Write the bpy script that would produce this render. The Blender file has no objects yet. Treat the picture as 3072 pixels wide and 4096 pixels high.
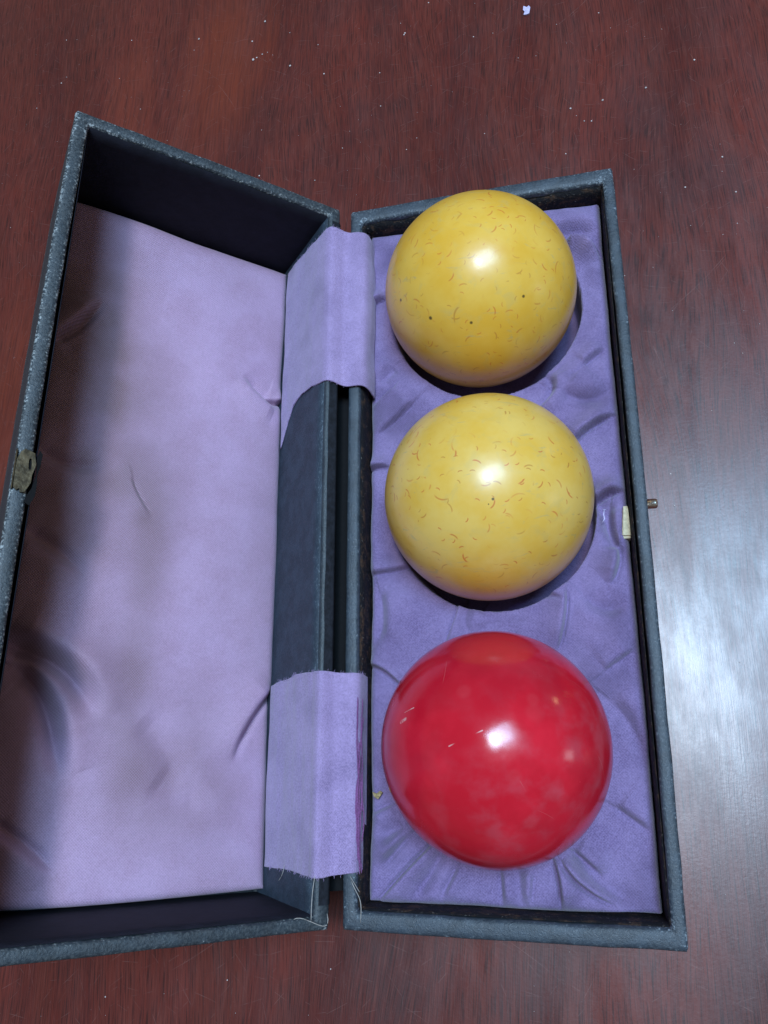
import bpy, bmesh, math, random
import numpy as np
from mathutils import Vector

S = 0.001                      # all coordinates below are written in millimetres
random.seed(7); rng = np.random.default_rng(7)
scene = bpy.context.scene
col = scene.collection

# ------------------------------------------------------------------ camera
cd = bpy.data.cameras.new('camera'); cam = bpy.data.objects.new('camera', cd); col.objects.link(cam)
cam.location = (64.709*S, 42.658*S, 247.004*S)
cam.rotation_euler = (0.3070, 0.2419, 0.0034)
cd.sensor_fit = 'HORIZONTAL'; cd.sensor_width = 36.0; cd.lens = 36.16
cd.clip_start = 0.005; cd.clip_end = 20.0
scene.camera = cam

# ------------------------------------------------------------------ room light
world = bpy.data.worlds.new('World'); scene.world = world; world.use_nodes = True
bg = world.node_tree.nodes['Background']
bg.inputs[0].default_value = (1.0, 0.86, 0.78, 1); bg.inputs[1].default_value = 0.13

def area(name, loc, target, sx, sy, watts, color, shape='RECTANGLE'):
    l = bpy.data.lights.new(name, 'AREA'); l.shape = shape; l.size = sx; l.size_y = sy
    l.energy = watts; l.color = color
    o = bpy.data.objects.new(name, l); col.objects.link(o)
    o.location = Vector(loc)
    o.rotation_euler = (Vector(target)-Vector(loc)).to_track_quat('-Z', 'Y').to_euler()
    return o
area('ceiling_light', (0.200, 0.175, 1.50), (0.04, 0.11, 0.03), 0.18, 0.18, 6.0, (1.0, 0.93, 0.87), 'ELLIPSE')
area('skylight', (0.37, 0.27, 1.60), (0.04, 0.11, 0.03), 0.46, 0.66, 29.0, (0.40, 0.69, 1.0))
area('window_light', (2.4, -0.25, 0.45), (0.04, 0.10, 0.03), 0.3, 0.4, 1.3, (0.80, 0.90, 1.0))
area('warm_lamp', (1.75, 1.20, 0.30), (0.04, 0.04, 0.03), 0.16, 0.16, 0.5, (1.0, 0.68, 0.35), 'ELLIPSE')

scene.view_settings.view_transform = 'Standard'; scene.view_settings.look = 'None'
scene.view_settings.gamma = 1.0; scene.view_settings.exposure = 0.12
scene.view_settings.use_curve_mapping = False
scene.cycles.pixel_filter_type = 'BLACKMAN_HARRIS'; scene.cycles.filter_width = 1.5

# ------------------------------------------------------------------ material helpers
class N:
    """tiny node-tree writer"""
    def __init__(self, name):
        self.m = bpy.data.materials.new(name); self.m.use_nodes = True
        self.t = self.m.node_tree; self.t.nodes.clear()
        self.out = self.t.nodes.new('ShaderNodeOutputMaterial')
        self.b = self.t.nodes.new('ShaderNodeBsdfPrincipled')
        self.t.links.new(self.b.outputs[0], self.out.inputs[0])
    def put(self, sock, v):
        if isinstance(v, bpy.types.NodeSocket): self.t.links.new(v, sock)
        elif v is not None:
            if sock.type == 'RGBA' and len(v) == 3: v = (*v, 1)
            sock.default_value = v
    def node(self, kind, **kw):
        n = self.t.nodes.new(kind)
        for k, v in kw.items(): setattr(n, k, v)
        return n
    def math(self, op, a, b=None, c=None, clamp=False):
        n = self.node('ShaderNodeMath', operation=op, use_clamp=clamp)
        for i, v in enumerate((a, b, c)):
            if v is not None: self.put(n.inputs[i], v)
        return n.outputs[0]
    def vm(self, op, a, b=None, scale=None):
        n = self.node('ShaderNodeVectorMath', operation=op)
        self.put(n.inputs[0], a)
        if b is not None: self.put(n.inputs[1], b)
        if scale is not None: self.put(n.inputs['Scale'], scale)
        return n.outputs['Value'] if op in ('DOT_PRODUCT', 'LENGTH', 'DISTANCE') else n.outputs[0]
    def mm(self, scale=(1, 1, 1), loc=(0, 0, 0), uv=False):
        tc = self.node('ShaderNodeTexCoord')
        k = 1.0 if uv else 1000.0
        mp = self.node('ShaderNodeMapping'); self.t.links.new(tc.outputs['UV' if uv else 'Object'], mp.inputs[0])
        mp.inputs['Scale'].default_value = tuple(k*s for s in scale); mp.inputs['Location'].default_value = loc
        return mp.outputs[0]
    def noise(self, vec, scale=1.0, detail=3.0, rough=0.55, dist=0.0):
        n = self.node('ShaderNodeTexNoise'); self.put(n.inputs['Vector'], vec)
        n.inputs['Scale'].default_value = scale; n.inputs['Detail'].default_value = detail
        n.inputs['Roughness'].default_value = rough; n.inputs['Distortion'].default_value = dist
        return n.outputs[0]
    def step(self, v, lo, hi, a=0.0, b=1.0):
        n = self.node('ShaderNodeMapRange', interpolation_type='SMOOTHSTEP')
        self.put(n.inputs[0], v); n.inputs[1].default_value = lo; n.inputs[2].default_value = hi
        n.inputs[3].default_value = a; n.inputs[4].default_value = b
        return n.outputs[0]
    def mix(self, f, a, b, blend='MIX'):
        n = self.node('ShaderNodeMix', data_type='RGBA', blend_type=blend)
        self.put(n.inputs[0], f); self.put(n.inputs[6], a); self.put(n.inputs[7], b)
        return n.outputs[2]
    def attr(self, name):
        return self.node('ShaderNodeAttribute', attribute_name=name).outputs['Fac']
    def bump(self, h, dist, strength=1.0, prev=None):
        n = self.node('ShaderNodeBump'); n.inputs['Strength'].default_value = strength
        n.inputs['Distance'].default_value = dist*S; self.put(n.inputs['Height'], h)
        if prev is not None: self.put(n.inputs['Normal'], prev)
        return n.outputs[0]
    def flecks(self, vec, cells, length, width, curve, keep, soft=0.45):
        """short randomly turned, slightly bent strokes, one per Voronoi cell"""
        v = self.node('ShaderNodeTexVoronoi', feature='F1'); self.put(v.inputs['Vector'], vec)
        v.inputs['Scale'].default_value = cells
        g = self.node('ShaderNodeNewGeometry').outputs['Normal']
        d = self.vm('SUBTRACT', vec, v.outputs['Position'])
        raw = self.vm('SUBTRACT', v.outputs['Color'], (0.5, 0.5, 0.5))
        nd = self.vm('DOT_PRODUCT', raw, g)
        di = self.vm('NORMALIZE', self.vm('SUBTRACT', raw, self.vm('SCALE', g, scale=nd)))
        tt = self.vm('DOT_PRODUCT', d, di)
        bb = self.vm('CROSS_PRODUCT', g, di)
        ss = self.math('SUBTRACT', self.vm('DOT_PRODUCT', d, bb), self.math('MULTIPLY', self.math('MULTIPLY', tt, tt), curve))
        a = self.step(self.math('ABSOLUTE', tt), length*0.55, length, 1, 0)
        b = self.step(self.math('ABSOLUTE', ss), width*soft, width, 1, 0)
        sep = self.node('ShaderNodeSeparateColor'); self.put(sep.inputs[0], v.outputs['Color'])
        k = self.step(sep.outputs[1], keep, keep+0.25)
        return self.math('MULTIPLY', self.math('MULTIPLY', a, b), k)
    def dot_at(self, vec, p, r):
        return self.step(self.vm('DISTANCE', vec, tuple(p)), r*0.4, r, 1, 0)
    def seg_at(self, vec, p, q, r):
        p, q = Vector(p), Vector(q); ab = q-p
        ap = self.vm('SUBTRACT', vec, tuple(p))
        h = self.math('DIVIDE', self.vm('DOT_PRODUCT', ap, tuple(ab)), ab.length_squared, clamp=True)
        n = self.vm('LENGTH', self.vm('SUBTRACT', ap, self.vm('SCALE', tuple(ab), scale=h)))
        return self.step(n, r*0.3, r, 1, 0)
    def done(self, color, rough, normal=None, spec=0.5, **kw):
        self.put(self.b.inputs['Base Color'], color); self.put(self.b.inputs['Roughness'], rough)
        self.put(self.b.inputs['Specular IOR Level'], spec)
        if normal is not None: self.put(self.b.inputs['Normal'], normal)
        for k, v in kw.items(): self.put(self.b.inputs[k.replace('_', ' ')], v)
        return self.m

def mat_table():
    n = N('mahogany'); P = n.mm()
    warp = n.noise(n.mm((0.012, 0.004, 0.01)), 1, 2)
    wv = n.vm('ADD', P, n.vm('SCALE', (1, 0, 0), scale=n.math('MULTIPLY', n.math('SUBTRACT', warp, 0.5), 40.0)))
    def st(sx, sy, off, detail=3, rough=.55):
        return n.noise(n.vm('ADD', n.vm('MULTIPLY', wv, (sx, sy, 1)), (off, off*1.7, 0)), 1, detail, rough)
    broad = st(0.030, 0.005, 3.1, 3)
    band = st(0.11, 0.010, 11.0, 4)
    fine = st(0.9, 0.035, 23.0, 4, .65)
    pore = st(2.9, 0.09, 41.0, 2)
    cloud = n.noise(P, 0.013, 4, .6)
    c = n.mix(n.step(broad, .32, .68), (0.088, 0.0125, 0.0100), (0.150, 0.025, 0.018))
    c = n.mix(n.math('MULTIPLY', n.step(band, .40, .66), .5), c, (0.135, 0.027, 0.018))
    c = n.mix(n.math('MULTIPLY', n.step(cloud, .48, .70), .55), c, (0.050, 0.016, 0.018))
    c = n.mix(n.math('MULTIPLY', n.step(fine, .40, .66), .45), c, (0.042, 0.011, 0.012))
    c = n.mix(n.math('MULTIPLY', n.step(pore, .53, .64), .7), c, (0.028, 0.008, 0.008))
    c = n.mix(n.math('MULTIPLY', n.step(pore, .46, .30), .35), c, (0.17, 0.048, 0.036))
    # orange figure in the veneer at the far left
    for (x, y, sx, sy, k) in ((-72, 345, 26, 62, .8), (-118, 330, 16, 55, .5), (-100, 285, 30, 30, .45), (-160, 170, 16, 90, .6)):
        q = n.vm('MULTIPLY', n.vm('SUBTRACT', P, (x, y, 0)), (1/sx, 1/sy, 0))
        q = n.vm('ADD', q, n.vm('SCALE', (1, 0, 0), scale=n.math('MULTIPLY', n.math('SUBTRACT', band, .5), 1.6)))
        g = n.step(n.vm('LENGTH', q), .25, 1.15, k, 0)
        c = n.mix(n.math('MULTIPLY', g, n.step(fine, .25, .75, 1, .35)), c, (0.20, 0.037, 0.018))
    scr = n.flecks(P, 0.024, 17, 0.09, 0.004, .35)
    scr2 = n.flecks(n.vm('ADD', P, (311, 97, 0)), 0.075, 2.2, 0.07, 0.02, .5)
    scr3 = n.math('MULTIPLY', n.flecks(n.vm('ADD', P, (71, 233, 0)), 0.11, 4.5, 0.10, 0.004, .2), .7)
    scr4 = n.math('MULTIPLY', n.flecks(n.vm('ADD', P, (17, 53, 0)), 0.17, 3.0, 0.09, 0.0, .2), .6)
    w = n.math('MULTIPLY', n.math('MAXIMUM', n.math('MAXIMUM', scr, scr2), n.math('MAXIMUM', scr3, scr4)), n.step(n.noise(P, .25, 2), .35, .65))
    c = n.mix(n.math('MULTIPLY', w, .32), c, (0.34, 0.20, 0.18))
    dust = n.step(n.noise(P, 1.1, 2, .7), .66, .80)
    c = n.mix(n.math('MULTIPLY', dust, .16), c, (0.30, 0.22, 0.22))
    c = n.mix(n.step(st(1.5, .05, 71.0, 3, .6), .50, .72, 0, .40), c, (0.165, 0.040, 0.030))
    r = n.math('ADD', n.step(n.noise(n.vm('MULTIPLY', P, (1.6, .5, 1)), .045, 6, .7), .34, .66, .23, .35), n.math('MULTIPLY', n.math('ADD', fine, band), .06))
    h = n.math('ADD', n.math('MULTIPLY', fine, .6), n.math('MULTIPLY', pore, .5))
    nm = n.bump(h, .06, .7)
    nm = n.bump(n.noise(P, .9, 3, .6), .03, .6, nm)
    return n.done(c, r, nm, .56, Coat_Weight=.18, Coat_Roughness=.27, Coat_Normal=nm)

def mat_leather(name, base, worn, amount, spec=.6):
    n = N(name); P = n.mm()
    wear = n.attr('wear')
    f = n.noise(P, 1.3, 3, .65); f2 = n.noise(P, .22, 3, .6); f3 = n.noise(P, 3.0, 2)
    c = n.mix(n.step(f2, .35, .65), base, tuple(x*1.5 for x in base))
    soft = n.math('MULTIPLY', n.step(f, .40, .68), n.math('ADD', n.math('MULTIPLY', wear, .45), .10))
    c = n.mix(soft, c, tuple(x*.35 for x in worn))
    k = n.math('ADD', n.math('ADD', n.math('MULTIPLY', f, .75), n.math('MULTIPLY', f3, .25)),
               n.math('ADD', n.math('MULTIPLY', wear, .17), n.math('MULTIPLY', n.math('SUBTRACT', f2, .5), .25)))
    c = n.mix(n.math('MULTIPLY', n.step(k, .70-amount, .86-amount), .8), c, worn)
    h = n.math('ADD', n.math('MULTIPLY', n.noise(P, 1.6, 2), .6), n.math('MULTIPLY', n.noise(P, 5, 2), .4))
    return n.done(c, n.step(f, .3, .7, .42, .62), n.bump(h, .30, .7), spec)

def mat_felt(name, a, b, weave=1.0, grain=1.0, stain_shade=None, sheen=.25, mott=0, rough=.9, spec=.15):
    n = N(name); P = n.mm()
    big = n.noise(P, .07, 4, .6); mid = n.noise(P, .55, 3, .6); fin = n.noise(P, 2.2, 2, .6)
    c = n.mix(n.step(big, .32, .68), a, b)
    c = n.mix(n.math('MULTIPLY', n.step(mid, .3, .75), .12), c, tuple(x*.62 for x in a))
    c = n.mix(n.step(fin, .34, .66, 0, .50*grain), c, tuple(min(1, x*1.6) for x in b))
    c = n.mix(n.step(n.noise(n.vm('ADD', P, (31, 7, 3)), 2.6, 2, .6), .50, .68, 0, .42*grain), c, tuple(x*.55 for x in a))
    if mott:
        d = n.math('MULTIPLY', n.step(n.noise(P, .06, 3, .5, .2), .48, .75), mott)
        c = n.mix(d, c, tuple(x*.50 for x in a))
    if stain_shade is not None:
        s = n.attr('stain_shade')
        s = n.math('MULTIPLY', s, n.step(n.noise(P, .055, 2, .5), .25, .7, .65, 1.05), clamp=True)
        c = n.mix(s, c, stain_shade)
    UV = n.mm(uv=True)
    sx = n.node('ShaderNodeSeparateXYZ'); n.put(sx.inputs[0], UV)
    wx = n.math('SINE', n.math('MULTIPLY', sx.outputs[0], 8.2)); wy = n.math('SINE', n.math('MULTIPLY', sx.outputs[1], 8.2))
    wv = n.math('MULTIPLY', wx, wy)
    c = n.mix(n.math('MULTIPLY', n.step(wv, -.2, .9), .16*weave), c, tuple(min(1, x*1.7) for x in b))
    h = n.math('ADD', n.math('MULTIPLY', fin, 1.2), n.math('MULTIPLY', wv, .22*weave))
    h = n.math('ADD', h, n.math('MULTIPLY', mid, .5))
    return n.done(c, rough, n.bump(h, .22, .8), spec, Sheen_Weight=sheen, Sheen_Roughness=.5)

def mat_plain(name, colr, rough, metal=0.0, var=.3, scale=.8, bump=.1, spec=.5):
    n = N(name); P = n.mm(); f = n.noise(P, scale, 4, .65)
    c = n.mix(n.step(f, .3, .7), tuple(x*(1-var) for x in colr), tuple(x*(1+var) for x in colr))
    return n.done(c, rough, n.bump(n.noise(P, scale*2.5, 3), bump, .8), spec, Metallic=metal)

def mat_wall_worn():
    n = N('worn_brown_board'); P = n.mm(); f = n.noise(P, .35, 4, .7); g = n.noise(P, 1.2, 3, .7)
    c = n.mix(n.step(f, .48, .68), (0.007, 0.007, 0.009), (0.065, 0.036, 0.022))
    c = n.mix(n.step(g, .62, .74), c, (0.26, 0.23, 0.20))
    return n.done(c, .75, n.bump(g, .5, .9), .25)

def mat_yellow(seed, dots, lo, hi, amount):
    n = N('yellow_ball_resin'); P0 = n.mm(); P = n.vm('ADD', P0, (seed*37.0, seed*11.0, seed*23.0))
    a = n.noise(P, .06, 4, .6); b = n.noise(P, .16, 3, .55, 1.2)
    c = n.mix(n.step(a, .34, .66), lo, hi)
    c = n.mix(n.math('MULTIPLY', n.step(b, .53, .72), .30), c, (0.58, 0.44, 0.15))
    # worn-in streaks of grey-green
    q = n.noise(n.vm('MULTIPLY', P, (.10, .42, .30)), 1, 3, .6, .8)
    c = n.mix(n.math('MULTIPLY', n.step(q, .62, .76), .45), c, (0.42, 0.38, 0.19))
    f1 = n.flecks(P, .15, 1.5, .27, .24, .22)
    f2 = n.flecks(n.vm('ADD', P, (53, 17, 71)), .23, .8, .20, .50, .25)
    f3 = n.flecks(n.vm('ADD', P, (19, 83, 7)), .09, 2.4, .27, -.16, .50)
    patch = n.step(n.noise(P, .08, 2), .32, .56)
    m = n.math('MULTIPLY', n.math('MAXIMUM', n.math('MAXIMUM', f1, f2), f3), n.math('ADD', n.math('MULTIPLY', patch, amount), .10))
    tone = n.mix(n.step(n.noise(P, .11, 2), .42, .58), (0.60, 0.075, 0.018), (0.46, 0.17, 0.03))
    c = n.mix(m, c, tone)
    for p, r in dots: c = n.mix(n.math('MULTIPLY', n.dot_at(P0, p, r), .85), c, (0.035, 0.030, 0.015))
    rg = n.step(n.noise(P, .10, 4, .65), .3, .7, .32, .42)
    nm = n.bump(n.noise(P, .35, 3, .6), .04, .5)
    return n.done(c, rg, nm, .42, Coat_Weight=.34, Coat_Roughness=n.step(n.noise(P, .12, 4, .65), .3, .7, .15, .25), Coat_Normal=nm)

def mat_red():
    n = N('red_ball_resin'); P = n.mm()
    a = n.noise(P, .05, 4, .6); b = n.noise(P, .085, 4, .55, .4)
    c = n.mix(n.step(a, .36, .64), (0.56, 0.009, 0.024), (0.68, 0.016, 0.036))
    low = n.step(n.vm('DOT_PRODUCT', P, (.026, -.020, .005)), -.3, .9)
    haze_refl = n.math('MULTIPLY', n.step(n.noise(P, .13, 4, .5, .1), .42, .70), n.math('ADD', n.math('MULTIPLY', low, .27), .05))  # cloudy smudges, with pinkish reflections painted in towards the lower right
    c = n.mix(haze_refl, c, (0.46, 0.13, 0.17))
    dk = n.step(n.noise(n.vm('ADD', P, (9, 77, 31)), .045, 2, .5), .44, .70)
    c = n.mix(n.math('MULTIPLY', dk, .32), c, (0.27, 0.007, 0.022))
    for p, r in (((12, 10, 25.5), 1.4), ((12.2, 7, 26.5), 1.9), ((7, -7, 28), 1.6), ((-4, 12, 27.2), 1.6), ((10, -17, 22.5), 1.5)):
        c = n.mix(n.math('MULTIPLY', n.dot_at(P, p, r*1.5), .05), c, (0.62, 0.22, 0.24))
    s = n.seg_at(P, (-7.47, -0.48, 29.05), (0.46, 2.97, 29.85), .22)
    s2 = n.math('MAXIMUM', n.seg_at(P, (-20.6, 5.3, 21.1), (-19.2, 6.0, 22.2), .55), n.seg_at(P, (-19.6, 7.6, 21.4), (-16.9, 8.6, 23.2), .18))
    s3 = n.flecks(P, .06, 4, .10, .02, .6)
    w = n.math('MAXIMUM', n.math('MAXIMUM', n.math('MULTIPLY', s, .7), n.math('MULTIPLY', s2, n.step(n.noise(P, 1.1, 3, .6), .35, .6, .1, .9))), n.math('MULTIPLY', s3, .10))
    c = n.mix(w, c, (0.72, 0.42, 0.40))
    rg = n.math('ADD', n.step(b, .40, .70, .15, .28), n.math('MULTIPLY', w, .2))
    return n.done(c, rg, n.bump(n.noise(P, .3, 3, .6), .025, .5), .5)

LEATHER = mat_leather('navy_leatherette', (0.026, 0.038, 0.052), (0.30, 0.36, 0.41), .02)
LEATHER_LID = mat_leather('navy_leatherette_scuffed', (0.018, 0.027, 0.035), (0.40, 0.44, 0.45), .022)
LEATHER_IN = mat_leather('navy_leatherette_inside', (0.024, 0.036, 0.052), (0.15, 0.19, 0.23), .03, .35)
PAPER = mat_plain('black_lining_paper', (0.0075, 0.0080, 0.0145), .75, var=.25, scale=.25, bump=.08, spec=.25)
WORN = mat_wall_worn()
PAD = mat_felt('purple_felt', (0.160, 0.112, 0.240), (0.245, 0.182, 0.350), .9, .7, mott=.5)
SATIN = mat_felt('lilac_sateen', (0.42, 0.262, 0.395), (0.50, 0.332, 0.510), 1.6, .5, stain_shade=(0.165, 0.096, 0.090), sheen=.25, rough=.48, spec=.45)
STRAP = mat_felt('lilac_strap_cloth', (0.27, 0.195, 0.36), (0.36, 0.265, 0.46), 1.2, .8, mott=.35)
MAGENTA = mat_felt('faded_magenta_edge', (0.13, 0.035, 0.13), (0.24, 0.09, 0.24), 1.0, mott=.7)
BRASS = mat_plain('tarnished_brass', (0.105, 0.080, 0.046), .42, .6, .5, .45, .10, .4)
STEEL = mat_plain('nickel_pin', (0.62, 0.60, 0.54), .28, 1.0, .15, 1.5, .05)
CREAM = mat_plain('cream_wood', (0.62, 0.54, 0.36), .7, 0, .2, .8, .15)
RIM_STRIP = mat_plain('black_rim_strip', (0.012, 0.014, 0.020), .7, 0, .4, .5, .15, .25)
DARK = mat_plain('dark_recess', (0.004, 0.004, 0.005), .8, 0, .2, .8, .1, .2)
THREAD = mat_plain('pale_thread', (0.42, 0.39, 0.36), .8, 0, .2, .8, .02, .2)
LILACLINT = mat_plain('lilac_lint', (0.60, 0.54, 0.78), .85, 0, .15, .8, .2, .2)
DUST = mat_plain('pale_dust', (0.60, 0.52, 0.50), .8, 0, .3, .3, .05, .2)
TAN = mat_plain('tan_crumb', (0.34, 0.25, 0.12), .7, 0, .5, 1.2, .2, .3)
TABLE = mat_table()

# ------------------------------------------------------------------ mesh helpers (mm in, metres out)
def mesh_obj(name, verts, faces, mat, parent=None, loc=None, smooth=True, attrs=None, uv=None):
    me = bpy.data.meshes.new(name)
    v = np.asarray(verts, float)
    off = np.zeros(3) if loc is None else np.asarray(loc, float)
    me.from_pydata(((v-off)*S).tolist(), [], faces if isinstance(faces, list) else faces.tolist())
    me.materials.append(mat)
    if smooth: me.polygons.foreach_set('use_smooth', [True]*len(me.polygons))
    for k, a in (attrs or {}).items():
        at = me.attributes.new(k, 'FLOAT', 'POINT'); at.data.foreach_set('value', np.asarray(a, np.float32).ravel())
    if uv is not None:
        ul = me.uv_layers.new(name='UVMap'); idx = np.empty(len(me.loops), np.int32)
        me.loops.foreach_get('vertex_index', idx)
        ul.data.foreach_set('uv', np.asarray(uv, np.float32)[idx].ravel())
    me.update(); me.validate()
    o = bpy.data.objects.new(name, me); col.objects.link(o)
    o.location = off*S
    if parent is not None:
        o.parent = parent
        if loc is not None: o.location = (off*S)
    return o

def grid_faces(nu, nv, base=0, wrap_v=False, flip=False):
    i, j = np.meshgrid(np.arange(nu-1), np.arange(nv if wrap_v else nv-1), indexing='ij')
    j2 = (j+1) % nv
    f = np.stack([base+i*nv+j, base+(i+1)*nv+j, base+(i+1)*nv+j2, base+i*nv+j2], -1).reshape(-1, 4)
    return f[:, ::-1] if flip else f

def sn(x, y, seed=0, oct=4, f0=1.0):
    """cheap smooth fractal noise, about -1..1"""
    r = np.random.default_rng(seed); out = np.zeros_like(x, float); a = 1.0; tot = 0
    for o in range(oct):
        for _ in range(4):
            th = r.uniform(0, 2*np.pi); ph = r.uniform(0, 2*np.pi); f = f0*2**o*r.uniform(.7, 1.3)
            out += a*.5*np.sin((x*np.cos(th)+y*np.sin(th))*f+ph)
        tot += a; a *= .5
    return out/tot

def seg_dist(X, Y, line):
    """distance to a polyline, signed side, and 0..1 position along it"""
    pts = np.asarray(line, float); L = np.r_[0, np.cumsum(np.hypot(*np.diff(pts, axis=0).T))]
    best = np.full(X.shape, 1e9); side = np.zeros_like(best); pos = np.zeros_like(best)
    for k in range(len(pts)-1):
        ax, ay = pts[k]; bx, by = pts[k+1]; dx, dy = bx-ax, by-ay; l2 = dx*dx+dy*dy
        h = np.clip(((X-ax)*dx+(Y-ay)*dy)/l2, 0, 1)
        d = np.hypot(X-ax-h*dx, Y-ay-h*dy); cr = (dx*(Y-ay)-dy*(X-ax))/math.sqrt(l2)
        m = d < best
        best[m] = d[m]; side[m] = np.sign(cr[m]); pos[m] = ((L[k]+h*math.sqrt(l2))/L[-1])[m]
    return best, side, pos

def smooth_line(line, n=14):
    p = np.asarray(line, float)
    if len(p) < 3: return p
    t = np.linspace(0, 1, len(p)); q = np.linspace(0, 1, n)
    deg = min(3, len(p)-1)
    return np.stack([np.polyval(np.polyfit(t, p[:, k], deg), q) for k in range(2)], 1)

def creases(X, Y, lst):
    """lst of (points, groove depth, groove width, fold height, fold width, side)"""
    Z = np.zeros_like(X)
    for pts, gd, gw, fh, fw, sd in lst:
        d, s, p = seg_dist(X, Y, smooth_line(pts))
        taper = np.clip(np.minimum(p*5+.35, (1-p)*3), 0, 1)
        taper = np.where((p <= 0) | (p >= 1), np.clip(taper, 0, .6), taper)
        Z -= gd*taper*np.exp(-(d/gw)**2)
        Z += fh*taper*np.exp(-(d/fw)**2)*np.where(s == sd, 1-np.exp(-d/(gw*.8)), -.35*(1-np.exp(-d/gw)))
    return Z

def tube(pts, r, n=5, taper=True):
    pts = [Vector(p) for p in pts]; vs = []; fs = []
    for i, p in enumerate(pts):
        d = (pts[min(i+1, len(pts)-1)]-pts[max(i-1, 0)]).normalized()
        a = d.orthogonal().normalized(); b = d.cross(a)
        rr = r*(.45 if taper and i in (0, len(pts)-1) else 1)
        for k in range(n):
            t = 2*math.pi*k/n; vs.append(tuple(p+(a*math.cos(t)+b*math.sin(t))*rr))
    for i in range(len(pts)-1):
        for k in range(n):
            fs.append((i*n+k, i*n+(k+1) % n, (i+1)*n+(k+1) % n, (i+1)*n+k))
    fs.append(tuple(range(n))[::-1]); fs.append(tuple(range((len(pts)-1)*n, len(pts)*n)))
    return vs, fs

def join(parts):
    V, F = [], []
    for v, f in parts:
        b = len(V); V += [tuple(x) for x in v]; F += [tuple(i+b for i in q) for q in f]
    return V, F

def tag(o, label, cat=None, group=None, kind=None):
    o['label'] = label
    if cat: o['category'] = cat
    if group: o['group'] = group
    if kind: o['kind'] = kind
    return o

# ------------------------------------------------------------------ the table top
def build_table():
    x0, x1, y0, y1, th = -420, 420, -260, 640, 24
    r = 3.0; prof = [(r, 0), (r*.3, -r*.3), (0, -r), (0, -th+r), (r, -th)]
    V = []; F = []
    for ins, z in prof:
        V += [(x0+ins, y0+ins, z), (x1-ins, y0+ins, z), (x1-ins, y1-ins, z), (x0+ins, y1-ins, z)]
    for i in range(len(prof)-1):
        for k in range(4):
            F.append((i*4+k, (i+1)*4+k, (i+1)*4+(k+1) % 4, i*4+(k+1) % 4))
    F.append((0, 1, 2, 3)); n = (len(prof)-1)*4; F.append((n+3, n+2, n+1, n))
    o = mesh_obj('table_top', V, F, TABLE, smooth=False)
    o['kind'] = 'structure'; o['label'] = 'dark red mahogany table top with scratches and dust'
build_table()

# ------------------------------------------------------------------ the hinged case
case = bpy.data.objects.new('ball_case', None); col.objects.link(case)
case.empty_display_size = .02
tag(case, 'open navy leatherette case lined with purple cloth, holding the three balls', 'case')

# lid frame: u runs left along the rim from the hinge, v = y, w = depth into the lid
LA = 0.75658; LO = np.array([-2.962, 0.0, 34.143])
UX = np.array([-math.cos(LA), 0, math.sin(LA)]); LN = np.array([math.sin(LA), 0, math.cos(LA)])
def lid(u, v, w):
    u, v, w = np.broadcast_arrays(np.asarray(u, float), np.asarray(v, float), np.asarray(w, float))
    return LO + u[..., None]*UX + v[..., None]*np.array([0, 1, 0]) - w[..., None]*LN

def inset_quad(q, t):
    """q: 4 ccw corners; t: inset of the side from q[i] to q[i+1]"""
    q = np.asarray(q, float); L = []
    for i in range(4):
        a, b = q[i], q[(i+1) % 4]; d = (b-a)/np.linalg.norm(b-a); nn = np.array([-d[1], d[0]])
        L.append((a+nn*t[i], d))
    out = []
    for i in range(4):
        (p, d), (p2, d2) = L[i-1], L[i]
        s = np.linalg.solve(np.stack([d, -d2], 1), p2-p)[0]; out.append(p+d*s)
    return np.array(out)

def shell(q, t, D, floor, bulge, seed, sidewear=(1, 1, 1, 1), nseg=70):
    """open box swept round quad q: returns 2D position, depth, wear and faces"""
    qi = inset_quad(q, t); q = np.asarray(q, float)
    prof = [(.30, D), (.02, D-.15), (0, D-.9), (0, D*.66), (0, D*.33), (0, 4), (0, 2.2), (0, 1.1), (.05, .50), (.16, .14), (.32, .02), (.5, 0), (.68, .02),
            (.84, .14), (.95, .50), (1, 1.1), (1, 2.4), (1, 5), (1, D*.5), (1, D-floor)]
    wearp = [.5, .9, .8, .15, .15, .3, .45, .8, 1, .8, .35, .30, .35, .75, 1, .8, .4, .2, .1, .1]
    fr = np.r_[0.0, .004, .012, np.linspace(.03, .97, nseg), .988, .996]
    P, W, Wr = [], [], []
    for (o, d), wr in zip(prof, wearp):
        c = q*(1-o)+qi*o; ring = []; wring = []
        for s in range(4):
            a, b = c[s], c[(s+1) % 4]; e = (b-a)/np.linalg.norm(b-a); nn = np.array([e[1], -e[0]])
            for k, f in enumerate(fr):
                p = a+(b-a)*f+nn*bulge[s]*4*f*(1-f)
                if k == 0:
                    cen = c.mean(0); p = p+(cen-p)/np.linalg.norm(cen-p)*.45
                ring.append(p); le = np.linalg.norm(b-a)*min(f, 1-f)
                wring.append(wr*sidewear[s]+.55*math.exp(-le/5.0))
        P.append(ring); W.append([d]*len(ring)); Wr.append(wring)
    P = np.array(P); W = np.array(W, float); Wr = np.array(Wr)
    j = sn(P[..., 0]+W*.7, P[..., 1]+W*.5, seed, 3, .35)
    W = W + .16*j*(W < 3); P = P + .10*sn(P[..., 0]+W, P[..., 1]-W, seed+5, 3, .3)[..., None]
    nu, nv = P.shape[:2]
    F = [tuple(map(int, f)) for f in grid_faces(nu, nv, wrap_v=True)]
    F.append(tuple(range(nv))); F.append(tuple(range((nu-1)*nv, nu*nv))[::-1])
    return P, W, Wr, F, qi

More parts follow.
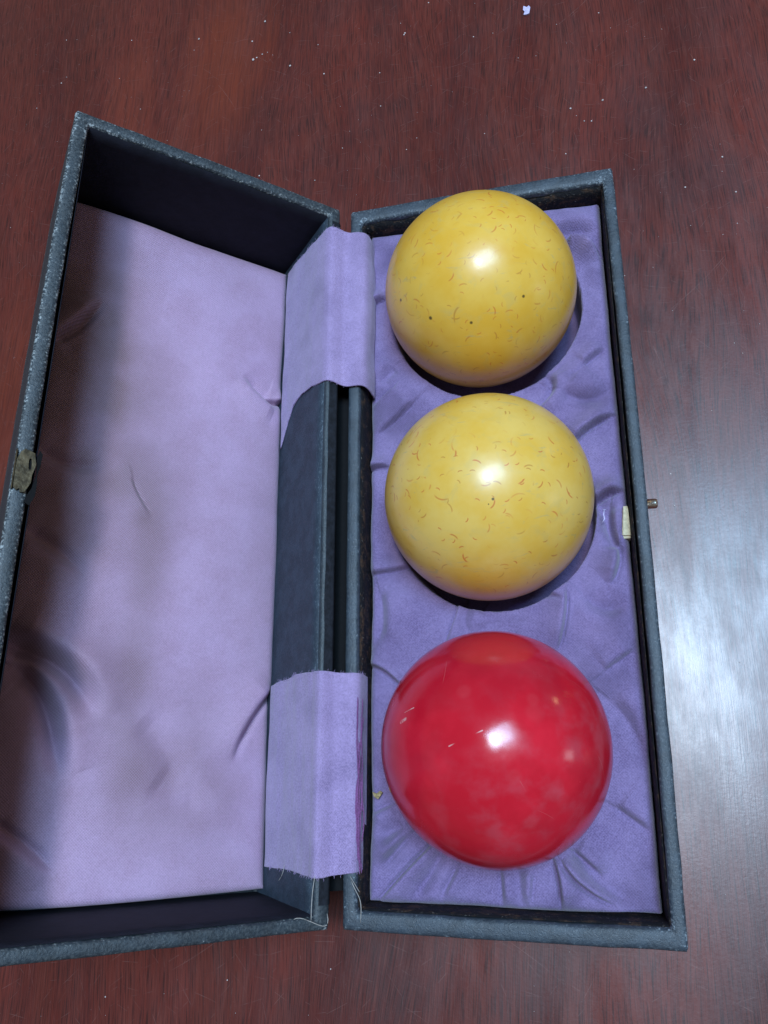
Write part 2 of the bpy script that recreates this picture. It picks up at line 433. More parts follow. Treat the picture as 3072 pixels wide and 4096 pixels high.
# ---- tray
TH = 33.0
tq = [(0.70, -.55), (85.5, -.95), (86.7, 223.2), (-0.7, 222.5)]
P, W, Wr, F, tqi = shell(tq, (4.8, 3.4, 5.2, 3.9), TH, 3.0, (.2, .65, .2, .1), 1, (.6, .8, .9, .6))
V = np.concatenate([P, (TH-W)[..., None]], -1).reshape(-1, 3)
tray = mesh_obj('tray', V, F, LEATHER, case, attrs={'wear': Wr.ravel()})
tray['label'] = 'shallow navy leatherette tray with scuffed blue rim'

def wall_panel(name, a, b, nrm, top, bot, thick, mat, parent, place, seed, nx=60, nz=10, rag=.25):
    """thin board on the inside of a wall from a to b, proud by thick, with an uneven top edge"""
    a = np.asarray(a, float); b = np.asarray(b, float); nrm = np.asarray(nrm, float)
    s = np.linspace(0, 1, nx); z = np.linspace(0, 1, nz); Sg, Z = np.meshgrid(s, z, indexing='ij')
    base = a[None, None]*(1-Sg[..., None])+b[None, None]*Sg[..., None]
    tp = top+rag*sn(Sg*60, Sg*13, seed, 3, .4); dep = tp+(bot-tp)*Z
    f = thick*(1-.8*np.exp(-((dep-tp)/.35)**2))+.05*sn(Sg*90, Z*20, seed+3, 3, .5)
    pf = base+nrm*f[..., None]; pb = base+nrm*.02
    V = np.concatenate([place(pf[..., 0], pf[..., 1], dep).reshape(-1, 3), place(pb[..., 0], pb[..., 1], dep).reshape(-1, 3)])
    Fc = [tuple(map(int, q)) for q in grid_faces(nx, nz)]; B = nx*nz
    Fc += [tuple(map(int, q)) for q in grid_faces(nx, nz, B, flip=True)]
    for i in range(nx-1):
        Fc.append((i*nz, B+i*nz, B+(i+1)*nz, (i+1)*nz))
    o = mesh_obj(name, V, Fc, mat, parent, attrs={'wear': np.r_[(.9*np.exp(-Z*6)).ravel(), np.zeros(B)]})
    return o
def tplace(x, y, d): return np.stack(np.broadcast_arrays(x, y, TH-d), -1)
for i in range(4):
    a, b = tqi[i], tqi[(i+1) % 4]; e = (b-a)/np.linalg.norm(b-a); nn = np.array([-e[1], e[0]])
    wall_panel('wall_lining', a+e*.3, b-e*.3, nn, (1.5, 1.4, 2.2, 1.6)[i], 28, (.5, .5, .9, .7)[i], WORN, tray, tplace, 30+i, rag=(.3, .3, .8, .4)[i])

# ---- balls: positions first, the pad is shaped round them
BALLS = [(42.84, 183.45, 33.15), (42.78, 114.59, 33.15), (42.08, 45.32, 33.15)]
R = 30.0

# ---- purple pad in the tray
def build_pad():
    x0, x1, y0, y1 = 4.9, 82.0, 4.9, 217.2
    nx, ny = 230, 620
    x = np.linspace(0, 1, nx); y = np.linspace(0, 1, ny); U, Vv = np.meshgrid(x, y, indexing='ij')
    Y = y0+(y1-y0)*Vv
    left = 4.75+(-.6-.74)*(Y/222)+.5+.25*sn(Y, Y*.3, 4, 3, .12)
    right = 81.2+.75*(Y/222)+.5+.35*sn(Y*.9, Y*.1, 5, 3, .10)
    X = left+(right-left)*U
    Y = Y+(.6*sn(X*.7, X*0, 8, 3, .14))*np.exp(-np.minimum(Vv, 1-Vv)*14)
    Z = 23.7+.0085*Y+1.05*sn(X, Y, 11, 4, .11)+.16*sn(X, Y, 12, 3, .5)
    # pulled down to the holes the balls sit in
    holes = [(BALLS[0], (.9, -1.9), 30.6, .8), (BALLS[1], (.5, -1.6), 30.3, .8), (BALLS[2], (0, 0), 28.2, .5)]
    for (bx, by, bz), (ox, oy), hr, dip in holes:
        rh = np.hypot(X-bx-ox, Y-by-oy); th = np.arctan2(Y-by, X-bx)
        Z -= dip*np.exp(-(np.maximum(rh-hr, 0)/4.5)**2)
        Z += .75*sn(np.cos(th)*14+bx, np.sin(th)*14+by, 40+int(by), 3, .45)*np.exp(-((rh-33)/6)**2)
        Z -= 19*(1-np.clip((rh-(hr-1.0))/1.0, 0, 1)**.7)
    C = [([(70.6, 204.2), (74.6, 203.6), (78.3, 201.3), (82, 195.5)], 2.6, .75, 1.5, 4.5, -1),
         ([(68.5, 133), (74.9, 137.9), (81.8, 140.6)], 1.3, .5, .9, 5, 1),
         ([(71.5, 113.0), (76.2, 115.7), (81.8, 116.2)], 1.5, .6, 1.3, 4, 1),
         ([(4.5, 189), (11, 190.7)], 1.1, .45, .7, 3, 1), ([(4.5, 130), (12, 129.7)], 1.1, .45, .7, 3, 1),
         ([(32, 87), (30.3, 80.5), (27.6, 73.4)], .8, .45, .6, 5, 1), ([(63.4, 87.5), (62.4, 79.3), (59.5, 70.2)], 1.0, .5, .7, 4, -1),
         ([(4.7, 68), (9.8, 66), (15.5, 60.8)], 1.0, .5, .7, 4, 1), ([(23, 20), (15.4, 13), (7.2, 4.2)], 1.3, .5, .9, 4, 1),
         ([(55.0, 17), (56.2, 11.4), (56.4, 5)], 1.1, .5, .8, 3.5, 1), ([(57, 17), (62.5, 10.5), (71, 6.2)], 1.2, .7, .9, 4, 1),
         ([(16.6, 21.8), (11.9, 17.1), (8.8, 13.4)], 1.0, 1.2, .7, 4, -1), ([(62.2, 155.5), (62.7, 150.5), (56.8, 145)], .8, 1.2, .8, 5, 1),
         ([(79, 100), (77.9, 93.2), (75, 88.8)], .9, .8, .9, 4, -1), ([(77.4, 112), (77, 104.1), (79.6, 96.5)], .9, 1.0, .9, 3, 1),
         ([(5.0, 95.4), (14, 96.6), (20.5, 98.8)], .6, .6, .6, 5, 1), ([(46, 86.4), (55.5, 87.2), (63.6, 84.2)], .7, .7, .6, 4, 1),
         ([(41.2, 13.5), (41.6, 5)], .5, .8, .5, 4, 1), ([(60.3, 19.2), (67.5, 13)], .8, .7, .7, 4, 1),
         ([(66, 206), (74, 208), (81, 206)], 1.0, 2.4, .5, 5, 1), ([(71, 121), (75, 110), (77, 98)], 1.2, 2.2, .8, 6, -1), ([(60, 20), (67, 11), (77, 7)], 1.2, 2.2, .6, 6, -1),
         ([(46, 14.5), (47, 5)], .9, 2.2, .5, 5, 1), ([(26, 18), (21, 10), (17, 5)], 1.0, 2.0, .6, 5, 1), ([(15, 24), (8, 20)], 1.1, 2.2, .5, 5, 1), ([(66, 150), (74, 147), (81, 150)], .9, 2.4, .7, 7, 1),
         ([(36, 85), (34, 80), (36, 75)], .7, 2.2, .5, 6, 1), ([(68, 86), (74, 82), (80, 84)], .8, 2.4, .6, 7, -1), ([(8, 90), (9, 80), (6, 73)], .8, 2.0, .5, 6, 1), ([(73, 57), (78, 50), (81, 40)], .7, 2.2, .5, 6, 1), ([(13, 165), (7, 160)], .8, 2.0, .5, 5, -1),
         ([(50, 13.6), (49, 6)], .4, .8, .5, 4, -1), ([(30, 14.8), (25, 6)], .5, .9, .5, 4, 1),
         ([(73, 158), (80, 163)], .6, .8, .5, 4, 1), ([(13, 158), (5, 152)], .5, .7, .5, 4, 1), ([(72, 65), (81, 71)], .4, .8, .5, 5, 1),
         ([(72, 30), (80.5, 24)], .5, .9, .5, 5, 1), ([(12, 30), (5, 27)], .5, .8, .5, 4, 1), ([(20, 152), (12, 145), (6, 141)], .5, .7, .5, 5, -1)]
    Z += 2.7*creases(X, Y, [(a, b*.8, c*1.0, d*1.5, e*1.1, f) for a, b, c, d, e, f in C])
    # rolled edges
    ed = np.minimum(np.minimum(X-left, right-X), np.minimum(Y-Y.min(), Y.max()-Y))
    Z -= 4.0*np.exp(-np.maximum(ed, 0)/.75)
    for bx, by, bz in BALLS:
        rh = np.hypot(X-bx, Y-by); lim = np.where(rh < R-.05, bz-np.sqrt(np.maximum(R*R-rh*rh, 0))-.25, 99)
        Z = np.minimum(Z, lim)
    Z = np.maximum(Z, 3.4)
    # the cloth has come away at the catch block
    top = np.stack([X, Y, Z], -1).reshape(-1, 3)
    Fc = [tuple(map(int, f)) for f in grid_faces(nx, ny)]
    # skirt down to the tray floor
    loop = [i*ny for i in range(nx)] + [(nx-1)*ny+j for j in range(1, ny)] + [i*ny+ny-1 for i in range(nx-2, -1, -1)] + [j for j in range(ny-2, 0, -1)]
    sk = top[loop].copy(); sk[:, 2] = 3.2; b = len(top)
    for k in range(len(loop)):
        k2 = (k+1) % len(loop); Fc.append((loop[k], b+k, b+k2, loop[k2]))
    Vt = np.concatenate([top, sk])
    o = mesh_obj('pad', Vt, Fc, PAD, tray, uv=Vt[:, :2])
    o['label'] = 'creased purple felt pad with three hollows'
build_pad()

# ---- push pin and catch block of the tray
def lathe(profile, n=24, axis='x', at=(0, 0, 0)):
    vs, fs = [], []
    for (a, r) in profile:
        for k in range(n):
            t = 2*math.pi*k/n; c, s = r*math.cos(t), r*math.sin(t)
            vs.append((at[0]+a, at[1]+c, at[2]+s))
    m = len(profile)
    for i in range(m-1):
        for k in range(n):
            fs.append((i*n+k, i*n+(k+1) % n, (i+1)*n+(k+1) % n, (i+1)*n+k))
    fs.append(tuple(range(n))[::-1]); fs.append(tuple(range((m-1)*n, m*n)))
    return vs, fs
v, f = lathe([(0, 2.3), (.5, 2.3), (.7, 1.9), (.8, 1.45), (3.3, 1.45), (3.75, 1.25), (3.9, .8)], at=(86.3, 111.7, 25.0))
mesh_obj('push_button', v, f, STEEL, tray)['label'] = 'small nickel push button on the outer wall'
bm = bmesh.new(); bmesh.ops.create_cube(bm, size=1)
bmesh.ops.bevel(bm, geom=bm.edges[:], offset=.08, segments=2, affect='EDGES')
v = [(81.0+q.co.x*(2.0-1.3*q.co.y)+.35*q.co.y+.3*q.co.z, 106.6+q.co.y*9.4, 21.6+q.co.z*9.2+(.7*q.co.y)) for q in bm.verts]
f = [tuple(w.index for w in p.verts) for p in bm.faces]; bm.free()
mesh_obj('catch_block', v, f, CREAM, tray, smooth=False)['label'] = 'cream bare wood block at the edge of the pad'

# ---- lid
LD = 46.2
lq = [(-0.86, -0.5), (0.77, 222.5), (87.4, 223.3), (88.8, -0.5)]     # (u, v); clockwise in u,v because u runs left
lq_ccw = [lq[0], lq[3], lq[2], lq[1]]
P, W, Wr, F, lqi = shell(lq_ccw, (3.5, 4.0, 4.0, 4.3), LD, 4.0, (.1, .95, .2, 0), 2, (.6, 1.25, 1.0, .12))
V = lid(P[..., 0], P[..., 1], W).reshape(-1, 3)
F = [q[::-1] for q in F]
lid_o = mesh_obj('lid', V, F, LEATHER_LID, case, attrs={'wear': Wr.ravel()})
lid_o['label'] = 'deep navy leatherette lid tilted open, rim scuffed to white'
for i in range(4):
    a, b = lqi[i], lqi[(i+1) % 4]; e = (b-a)/np.linalg.norm(b-a); nn = np.array([-e[1], e[0]])
    hinge_side = i == 3
    wall_panel('wall_lining', a+e*.3, b-e*.3, nn, .9 if not hinge_side else 1.3, 41, .5, LEATHER_IN if hinge_side else PAPER, lid_o, lid, 50+i, rag=.15)

def build_lining():
    nu, nv = 230, 600
    A, B = np.meshgrid(np.linspace(0, 1, nu), np.linspace(0, 1, nv), indexing='ij')
    v = 4.2+(217.4-4.2)*B
    ul = 4.55-.86+1.63*v/222+.35*sn(v, v*0, 21, 3, .06); ur = 83.3+1.3*(1-v/222)
    u = ul+(ur-ul)*A
    v = v+(.5*sn(u, u*0, 23, 2, .08)-.0006*(u-42)**2*(2*B-1))*np.abs(2*B-1)**3
    w = 35.4-2.0*(np.sin(np.pi*A)*np.sin(np.pi*B))**.45-.75*sn(u, v, 24, 4, .06)-.12*sn(u, v, 25, 3, .25)
    def sm(x, a, b): t = np.clip((x-a)/(b-a), 0, 1); return t*t*(3-2*t)
    w = w-4.5*sm(u, 35, 78)*np.exp(-(217.5-v)/16)-2.0*np.exp(-(v-4)/10)
    h = 2.1*creases(u, v, [([(3.5, 163.6), (9.8, 162.2), (13, 163.2)], 1.6, .5, 0.8, 5, 1),
                       ([(7.5, 161.5), (14.2, 164.5), (20.5, 169.5)], .9, 2.0, 1.5, 7, -1),
                       ([(3.0, 62), (8.3, 56), (13.1, 48), (15.8, 40.5)], 1.0, 1.5, 1.6, 8, 1),
                       ([(82, 166), (74.8, 173.6), (69, 184)], 1.4, 1.4, 1.6, 8, -1),
                       ([(83, 73), (70.6, 68), (62.6, 62), (57.4, 52)], 3.0, 3.2, 2.6, 9, -1),
                       ([(80, 66), (70.3, 56), (65.8, 43), (64, 36)], 2.6, 2.6, 1.8, 8, -1),
                       ([(54, 124.5), (51.4, 119.2), (47, 113.4)], .35, .6, .45, 5, 1),
                       ([(80, 26), (69, 18.4), (63, 12.6)], 1.0, 1.6, 1.0, 7, 1),
                       ([(82, 130), (72, 126), (62, 128)], .9, 2.2, .7, 8, 1), ([(82, 104), (72, 99), (64, 92)], 1.0, 2.4, .8, 9, 1),
                       ([(40, 35), (30, 30), (22, 32)], .7, 5, .4, 8, 1), ([(45, 52), (36, 42), (34, 30)], .8, 5, .4, 8, 1)])
    w = w-h
    ed = np.minimum(np.minimum(u-ul, ur-u), np.minimum(B, 1-B)*212)
    w = w+2.0*np.exp(-np.maximum(ed, 0)/1.0)
    w = np.minimum(w, 41.5)
    top = lid(u, v, w).reshape(-1, 3)
    # old brown stains in the cloth, with the left wall's shadow painted in
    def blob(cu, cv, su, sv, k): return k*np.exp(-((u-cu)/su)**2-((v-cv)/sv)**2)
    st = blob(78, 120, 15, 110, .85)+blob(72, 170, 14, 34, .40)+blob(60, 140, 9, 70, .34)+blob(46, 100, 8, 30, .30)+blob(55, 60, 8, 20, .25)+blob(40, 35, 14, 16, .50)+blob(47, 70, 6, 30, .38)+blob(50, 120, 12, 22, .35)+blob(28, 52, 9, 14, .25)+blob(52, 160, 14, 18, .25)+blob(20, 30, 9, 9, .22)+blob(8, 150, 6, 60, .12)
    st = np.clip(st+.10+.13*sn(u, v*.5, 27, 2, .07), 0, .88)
    Fc = [tuple(map(int, f)) for f in grid_faces(nu, nv, flip=True)]
    loop = [i*nv for i in range(nu)] + [(nu-1)*nv+j for j in range(1, nv)] + [i*nv+nv-1 for i in range(nu-2, -1, -1)] + [j for j in range(nv-2, 0, -1)]
    sk = lid(u.ravel()[loop], v.ravel()[loop], 42.0); b = len(top)
    for k in range(len(loop)):
        k2 = (k+1) % len(loop); Fc.append((loop[k], loop[k2], b+k2, b+k))
    uvs = np.concatenate([np.stack([u, v], -1).reshape(-1, 2), np.stack([u.ravel()[loop], v.ravel()[loop]], -1)])
    o = mesh_obj('lining', np.concatenate([top, sk]), Fc, SATIN, lid_o, uv=uvs, attrs={'stain_shade': np.r_[st.ravel(), st.ravel()[loop]]})
    o['label'] = 'padded lilac sateen lining with brown stains, painted left shadow and puckers'
build_lining()

# ---- lock plate on the lid rim
def build_lock():
    pl = [(88.5, 113.2), (87.8, 115.6), (86.9, 116.7), (85.5, 116.2), (84.3, 115.7), (84.0, 114.2), (83.6, 112.4), (83.9, 110.6), (84.3, 108.9), (84.3, 106.7), (85.0, 105.0), (85.7, 103.5), (86.8, 103.4), (87.0, 104.6), (87.6, 103.9), (88.4, 104.6), (88.5, 108)]
    slot = [(85.55, 113.4), (85.2, 113.3), (85.0, 112.2), (84.95, 110.8), (85.25, 110.3), (85.6, 110.7), (85.75, 112.0), (85.75, 113.0)]
    pl = [(86.4+(a-86.4)*.86 if a < 86.4 else a, 110+(b-110)*.86) for a, b in pl]
    bm = bmesh.new()
    def ring(pts, w): return [bm.verts.new(lid(p[0], p[1], w)) for p in pts]
    parts = {}
    for nm, w in (('t', -.75), ('b', -.15)):
        a = ring(pl, w); b = ring(slot, w); parts[nm] = (a, b)
        ed = [bm.edges.new((a[i], a[(i+1) % len(a)])) for i in range(len(a))]+[bm.edges.new((b[i], b[(i+1) % len(b)])) for i in range(len(b))]
        bmesh.ops.triangle_fill(bm, edges=ed, use_beauty=True)
    for k in (0, 1):
        A, B = parts['t'][k], parts['b'][k]
        for i in range(len(A)):
            j = (i+1) % len(A); bm.faces.new((A[i], A[j], B[j], B[i]))
    # turned-down lip on the outside of the wall
    lip = [(88.65, 115.5, -.7), (88.65, 105, -.7), (88.7, 105.6, 5), (88.7, 115, 5), (88.9, 115.5, -.5), (88.9, 105, -.5), (89.0, 105.6, 5), (89.0, 115, 5)]
    q = [bm.verts.new(lid(*p)) for p in lip]
    for fc in ((0, 1, 2, 3), (7, 6, 5, 4), (0, 4, 5, 1), (1, 5, 6, 2), (2, 6, 7, 3), (3, 7, 4, 0)): bm.faces.new([q[i] for i in fc])
    bmesh.ops.recalc_face_normals(bm, faces=bm.faces[:])
    V = [tuple(x.co) for x in bm.verts]; bm.verts.index_update()
    Fc = [tuple(x.index for x in p.verts) for p in bm.faces]; bm.free()
    mesh_obj('lock_plate', V, Fc, BRASS, lid_o, smooth=False)['label'] = 'tarnished brass lock plate with a keyhole slot'
    # near-black sheet laid on the rim: painted shade of the sunk bed and slot
    bed = [(82.75, 115.2), (83.6, 116.2), (84.0, 114), (83.6, 110), (84.2, 106), (85.2, 103.6), (85.6, 102.2), (84.2, 101.4), (83.2, 104), (83.1, 107), (83.4, 109), (82.9, 112)]
    m = len(bed); V = [lid(p[0], p[1], -.12-.06*math.sin(i)) for i, p in enumerate(bed)]+[lid(p[0], p[1], .5) for p in bed]
    Fc = [tuple(range(m))]+[(i, (i+1) % m, m+(i+1) % m, m+i) for i in range(m)]
    sl = [(86.0, 113.8), (84.7, 113.8), (84.6, 110.0), (86.0, 110.0)]; b = 2*m
    V += [lid(p[0], p[1], -.2) for p in sl]; Fc.append((b, b+1, b+2, b+3))
    mesh_obj('lock_recess_shade', V, Fc, DARK, lid_o, smooth=False)
build_lock()

# ---- dark strip added over the lid rim's hinge side to subdue its sheen
def build_rim_strip():
    nu, nv = 14, 160
    A, B = np.meshgrid(np.linspace(0, 1, nu), np.linspace(5.5, 216.5, nv), indexing='ij')
    e = -.86+1.63*B/222.3
    u = e+.15+A*(3.15+.18*sn(B, B*0, 33, 4, .2)); w = -.17-.05*sn(A*6, B, 34, 3, .5)
    u = np.where(A == 0, e-.16, u); w = np.where(A == 0, 3.5, w); u = np.where((A > 0) & (A < .1), e-.14, u); w = np.where((A > 0) & (A < .1), .55, w)
    t = lid(u, B, w).reshape(-1, 3); b = lid(u, B, w+.12).reshape(-1, 3)
    Fc = [tuple(map(int, q)) for q in grid_faces(nu, nv, flip=True)]+[tuple(map(int, q)) for q in grid_faces(nu, nv, len(t))]
    mesh_obj('rim_dark_strip', np.concatenate([t, b]), Fc, RIM_STRIP, lid_o)
build_rim_strip()

# ---- cloth hinge straps
def build_strap(lo, hi, seed, fringe, dx=0.0):
    """lo/hi: (s, v) edge lines; path runs from the lid's hinge wall over both rims into the tray"""
    key = [lid(5.3, 0, 34.5), lid(5.35, 0, 26), lid(5.4, 0, 15), lid(5.35, 0, 6), lid(5.1, 0, 1.5), lid(4.4, 0, -.55), lid(3.2, 0, -.95), lid(1.4, 0, -.95),
           np.array([-2.2, 0, 34.5]), np.array([-.6, 0, 33.9]), np.array([1.0, 0, 33.95]), np.array([3.0, 0, 34.1]), np.array([4.6, 0, 33.9]), np.array([5.6, 0, 32.6]), np.array([6.0, 0, 30]), np.array([6.0, 0, 25.5])]
    key = np.array(key)[:, [0, 2]]; key[11:, 0] -= dx
    L = np.r_[0, np.cumsum(np.hypot(*np.diff(key, axis=0).T))]; L /= L[-1]
    ns, nv = 110, 170
    s = np.linspace(0, 1, ns)
    px, pz = np.interp(s, L, key[:, 0]), np.interp(s, L, key[:, 1])
    for _ in range(2):
        px[1:-1] = (px[:-2]+2*px[1:-1]+px[2:])/4; pz[1:-1] = (pz[:-2]+2*pz[1:-1]+pz[2:])/4
    tx, tz = np.gradient(px), np.gradient(pz); ln = np.hypot(tx, tz); nx_, nz_ = -tz/ln, tx/ln
    if (nz_ < 0).mean() > .5: nx_, nz_ = -nx_, -nz_
    vl = np.interp(s, *zip(*lo))+.38*sn(s*40, s*7, seed, 4, .3); vh = np.interp(s, *zip(*hi))+.38*sn(s*40, s*9, seed+1, 4, .3)
    Sg, T = np.meshgrid(s, np.linspace(0, 1, nv), indexing='ij')
    Y = vl[:, None]+(vh-vl)[:, None]*T
    rip = .22*sn(Sg*22, Y*.03, seed+8, 3, 1.0)+.24*sn(Sg*30, Y, seed+2, 4, .22)+.20*sn(Sg*60, Y*.25, seed+6, 3, .35)+.22*np.sin(Y*.09+seed)*np.exp(-((Sg-.72)/.1)**2)
    th = .26; rip = np.maximum(rip, -.10)
    skew = (-.30+(-.86+1.63*Y/222.3))*np.clip((.66-Sg)/.08, 0, 1)
    def layer(o): return np.stack([px[:, None]+nx_[:, None]*(rip+o)+skew*UX[0], Y, pz[:, None]+nz_[:, None]*(rip+o)+skew*UX[2]], -1).reshape(-1, 3)
    V = np.concatenate([layer(th), layer(-th*.6)]); B = ns*nv
    Fc = [tuple(map(int, q)) for q in grid_faces(ns, nv)]+[tuple(map(int, q)) for q in grid_faces(ns, nv, B, flip=True)]
    loop = [i*nv for i in range(ns)]+[(ns-1)*nv+j for j in range(1, nv)]+[i*nv+nv-1 for i in range(ns-2, -1, -1)]+[j for j in range(nv-2, 0, -1)]
    for k in range(len(loop)):
        k2 = (k+1) % len(loop); Fc.append((loop[k], B+loop[k], B+loop[k2], loop[k2]))
    uv = np.stack([Sg*L[-1]*58, Y], -1).reshape(-1, 2)
    o = mesh_obj('hinge_strap', V, Fc, STRAP, case, uv=np.concatenate([uv, uv]))
    # loose fibres along both cut edges
    top = layer(th).reshape(ns, nv, 3); r = random.Random(seed); parts = []
    for k in range(fringe):
        i = r.randrange(8, ns-6); e = r.choice((0, -1)); p = Vector(top[i, e]); sg = -1 if e == 0 else 1
        q = p+Vector((r.uniform(-.5, .5), sg*r.uniform(.2, .9), r.uniform(-.2, .5)))
        m = (p+q)/2+Vector((r.uniform(-.3, .3), 0, r.uniform(0, .3)))
        parts.append(tube([p-Vector((0, sg*.5, 0)), m, q], .055, 4))
    v, f = join(parts); fo = mesh_obj('frayed_fibre', v, f, STRAP, o, uv=np.zeros((len(v), 2)))
    fo['kind'] = 'stuff'
    return o
s1 = build_strap([(0, 145), (.05, 149.5), (.10, 153.2), (.18, 157.0), (.30, 158.4), (.45, 157.6), (.6, 156.4), (.75, 155.2), (1, 154)], [(0, 216), (.25, 214.6), (.5, 213.2), (.62, 213.8), (.75, 212.6), (1, 211)], 61, 70)
s1['label'] = 'lilac cloth hinge strap at the far end, beside the yellow ball'
s2 = build_strap([(0, 11.2), (.3, 12.2), (.55, 12.4), (.7, 12.4), (.85, 13.2), (1, 13.6)], [(0, 63.8), (.2, 64.6), (.4, 65.2), (.6, 65.5), (.8, 65.1), (1, 64.2)], 71, 90, 1.0)
s2['label'] = 'lilac cloth hinge strap with a torn magenta edge beside the red ball'
def build_torn_edge():
    parts = []; r = random.Random(4)
    for k in range(16):
        y0 = r.uniform(12, 30); y1 = y0+r.uniform(12, 34); y1 = min(y1, 63.5); x = r.uniform(4.4, 5.6); z = 33.8-(x-4.4)*1.6
        w = r.uniform(.15, .5)
        y = np.linspace(y0, y1, 26); sp = np.interp(y, [12, 22, 63], [.9, .25, 0])*r.uniform(0, 1.6)
        parts.append(tube(np.stack([x+sp+w*sn(y, y*.1+k, 200+k, 3, .3), y, z-.6*sp+.3*sn(y, y*.3, 300+k, 2, .4)], 1).tolist(), r.uniform(.12, .26), 5))
    v, f = join(parts); v = np.array(v)
    o = mesh_obj('torn_edge', v, f, MAGENTA, s2, uv=v[:, :2])
    o['label'] = 'dark magenta frayed edge'; o['kind'] = 'stuff'
build_torn_edge()

# ---- leather spine that closes the gap behind the hinge
def build_spine():
    key = np.array([lid(-.2, 0, 5.0)[[0, 2]], lid(-.5, 0, 8.5)[[0, 2]], (-4.2, 24.6), (-1.6, 24.2), (-.35, 26.5), (-.2, 28.5)])
    s = np.linspace(0, 1, 24); t = np.linspace(0, 1, len(key)); px = np.interp(s, t, key[:, 0]); pz = np.interp(s, t, key[:, 1])
    ny = 120; y = np.linspace(7.5, 214.5, ny); Sg, Y = np.meshgrid(s, y, indexing='ij')
    Y = Y+.5*sn(Sg*9, Sg*3, 95, 3, .8)*np.sign(Y-110)
    j = .12*sn(Sg*12, Y, 96, 3, .3)
    a = np.stack([px[:, None]+0*Y, Y, pz[:, None]+j], -1).reshape(-1, 3); b = a-np.array([0, 0, .7]); B = len(a)
    Fc = [tuple(map(int, q)) for q in grid_faces(24, ny)]+[tuple(map(int, q)) for q in grid_faces(24, ny, B, flip=True)]
    mesh_obj('spine', np.concatenate([a, b]), Fc, DARK, case)
build_spine()

# ---- loose threads and glue strings at the near end of the hinge
def thread(pts, r, label):
    p = np.asarray(pts, float); t = np.linspace(0, 1, len(p)); q = np.linspace(0, 1, 14)
    sm = np.stack([np.polyval(np.polyfit(t, p[:, k], min(3, len(p)-1)), q) for k in range(3)], 1)
    v, f = tube(sm.tolist(), r, 5); o = mesh_obj('loose_thread', v, f, THREAD, case); o['label'] = label
thread([(3.4, 11.6, 34.0), (5.2, 8.6, 34.4), (6.0, 6.2, 33.8), (5.9, 1.6, 33.4)], .10, 'pale thread hanging over the tray corner')
thread([(5.6, 8.8, 33.6), (4.6, 10.6, 34.3), (3.2, 12.6, 34.4)], .08, 'short pale thread at the strap')
thread([tuple(lid(4.0, 13, -.7)), tuple(lid(4.5, 8, -.3)), tuple(lid(4.6, 2.2, -.3))], .10, 'pale thread along the lid rim')
thread([tuple(lid(9.5, 3.0, -.4)), tuple(lid(5.5, 2.4, -.9)), tuple(lid(1.0, .7, -.4)), tuple(lid(.2, 3.6, -.5))], .11, 'pale thread over the lid corner')
thread([tuple(lid(5.3, 13.5, 17)), tuple(lid(5.5, 11, 18)), tuple(lid(5.3, 9, 21))], .08, 'curled thread inside the lid')

# ------------------------------------------------------------------ the balls
def ball(c, mat, label, group=None):
    bm = bmesh.new(); bmesh.ops.create_icosphere(bm, subdivisions=6, radius=R)
    V = np.array([v.co[:] for v in bm.verts]); F = [tuple(w.index for w in f.verts) for f in bm.faces]; bm.free()
    n = V/R; k = 1+.0006*sn(n[:, 0]*9+n[:, 2]*4, n[:, 1]*9-n[:, 2]*5, int(c[1]), 3, .5)     # turned and played: not quite true
    o = mesh_obj('billiard_ball', V*k[:, None]+np.asarray(c), F, mat, loc=c)
    tag(o, label, 'ball', group)
ball(BALLS[0], mat_yellow(1, [((-12.6, -19.19, 19.31), .75), ((-.76, -22.63, 19.67), .6), ((14.35, -16.71, 20.36), .6), ((-21.8, -10.7, 17.6), .6)], (0.78, 0.425, 0.040), (0.82, 0.495, 0.075), .42),
     'speckled yellow ball at the far end of the tray, with three dark pits', 'yellow billiard balls')
ball(BALLS[1], mat_yellow(4, [((4.19, -10.01, 27.97), .5), ((3.0, -11.2, 27.7), .25)], (0.78, 0.455, 0.060), (0.81, 0.530, 0.120), .55),
     'speckled yellow ball in the middle of the tray, next to the red ball', 'yellow billiard balls')
ball(BALLS[2], mat_red(), 'glossy red ball at the near end of the tray')

# ------------------------------------------------------------------ crumbs, lint and dust
def pebble(c, r, seed, flat=.6, sub=1):
    rr = random.Random(seed); bm = bmesh.new(); bmesh.ops.create_icosphere(bm, subdivisions=sub, radius=1)
    V = [(c[0]+v.co.x*r*rr.uniform(.55, 1.25), c[1]+v.co.y*r*rr.uniform(.55, 1.25), c[2]+max(v.co.z, -.6)*r*flat*rr.uniform(.7, 1.2)) for v in bm.verts]
    F = [tuple(w.index for w in f.verts) for f in bm.faces]; bm.free(); return V, F
def flake(name, c, pts, thick, mat, label, cat, seed):
    rr = random.Random(seed); m = len(pts)
    V = [(c[0]+p[0], c[1]+p[1], c[2]+thick+rr.uniform(0, .5)) for p in pts]+[(c[0]+p[0]*.95, c[1]+p[1]*.95, c[2]) for p in pts]
    V += [(c[0], c[1], c[2]+thick+.4), (c[0], c[1], c[2])]
    F = [(i, (i+1) % m, 2*m) for i in range(m)]+[(m+(i+1) % m, m+i, 2*m+1) for i in range(m)]+[(m+i, m+(i+1) % m, (i+1) % m, i) for i in range(m)]
    tag(mesh_obj(name, V, F, mat, smooth=False), label, cat)
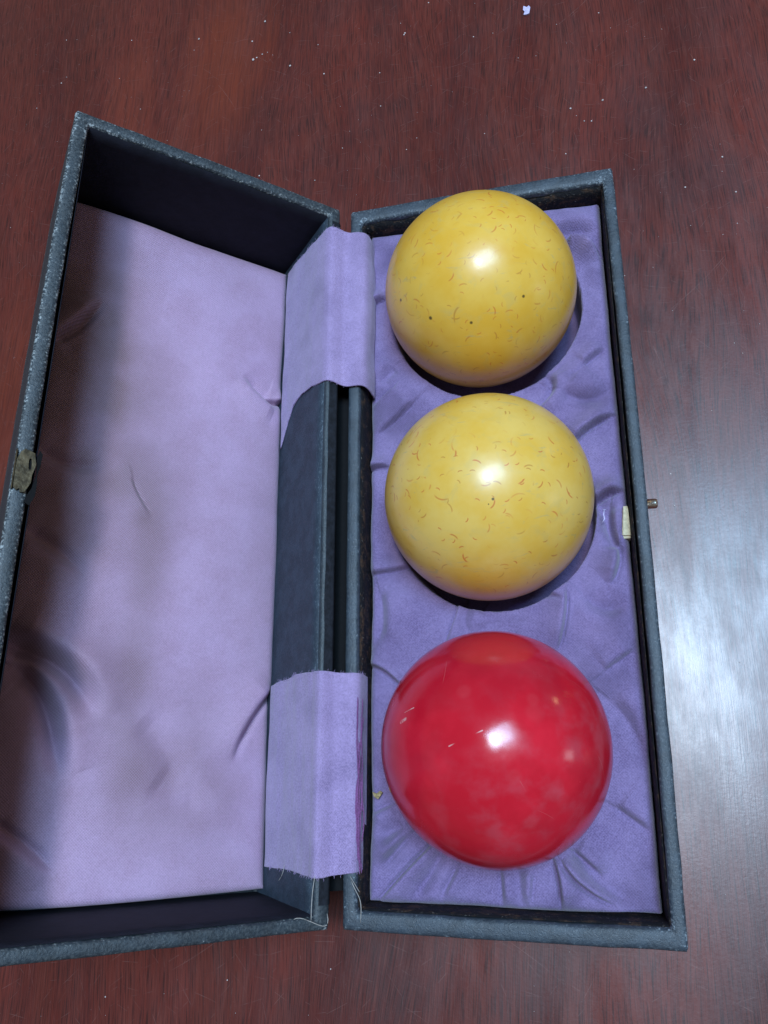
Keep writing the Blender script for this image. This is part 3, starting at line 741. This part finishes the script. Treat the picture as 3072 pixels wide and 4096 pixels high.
flake('lint_flake', (63.2, 334.5, .05), [(-1.4, -2.2), (-.3, -2.5), (.9, -2.1), (1.2, -.6), (1.5, .9), (.9, 2.3), (.1, 1.6), (-1.2, 2.2), (-1.5, .6), (-.9, -.6)], .5, LILACLINT,
      'lilac scrap of lint on the table at the top edge of the view', 'lint', 3)
flake('crumb', (8.1, 32.4, 24.6), [(-1.3, .6), (-.2, .2), (.9, 1.0), (1.6, .5), (1.0, -.3), (.4, -1.2), (-.5, -.9), (-1.0, -.4)], .7, TAN,
      'tan crumb lying on the purple pad left of the red ball', 'crumb', 5)
v, f = join([tube([(75.5, 110.9, 25.4), (75.1, 109.2, 25.6), (75.3, 108.0, 25.5), (74.6, 107.0, 25.4)], .20, 5), tube([(75.0, 110.9, 25.4), (75.9, 110.8, 25.4)], .16, 5)])
tag(mesh_obj('thread_scrap', v, f, LILACLINT), 'tiny white thread on the pad right of the middle yellow ball', 'thread')
def build_dust():
    parts = []; r = random.Random(12)
    big = [(-53.1, 361.6, .7), (-85.9, 360.2, .75), (-58.8, 351.4, .6), (-57.7, 340.3, .9), (-56, 341.2, .5), (-53.5, 342.5, .5), (-51, 343, .35), (-39.8, 332.2, .8), (-23.9, 323.7, .55), (-157.8, 352.1, .5), (49, 326.6, .3),
           (12, 336.8, .55), (11.6, 336, .45), (123.3, 292.9, .5), (105, 284.1, .55), (89.1, 282, .6), (77, 280.9, .6), (81.7, 273.8, .4), (84.3, 273.2, .45), (-26.3, 268.3, .4), (-51.2, 275.8, .5), (-14.7, 282.2, .35), (127.6, 247.1, .5), (130.2, 231.5, .5), (114, 236.8, .4), (-30, 238, .5)]
    for i, (x, y, s) in enumerate(big): parts.append(pebble((x, y, s*.3), s*.85, i, .6))
    n = 0
    while n < 300:
        x, y = r.uniform(-190, 150), r.uniform(-40, 385)
        if -75 < x < 90 and -6 < y < 228: continue
        s = .10+.26*r.random()**3; parts.append(pebble((x, y, s*.3), s, 100+n, .6, 0 if s < .25 else 1)); n += 1
    v, f = join(parts); o = mesh_obj('table_dust', v, f, DUST)
    tag(o, 'pale specks of dust scattered over the table', 'dust', kind='stuff')
build_dust()
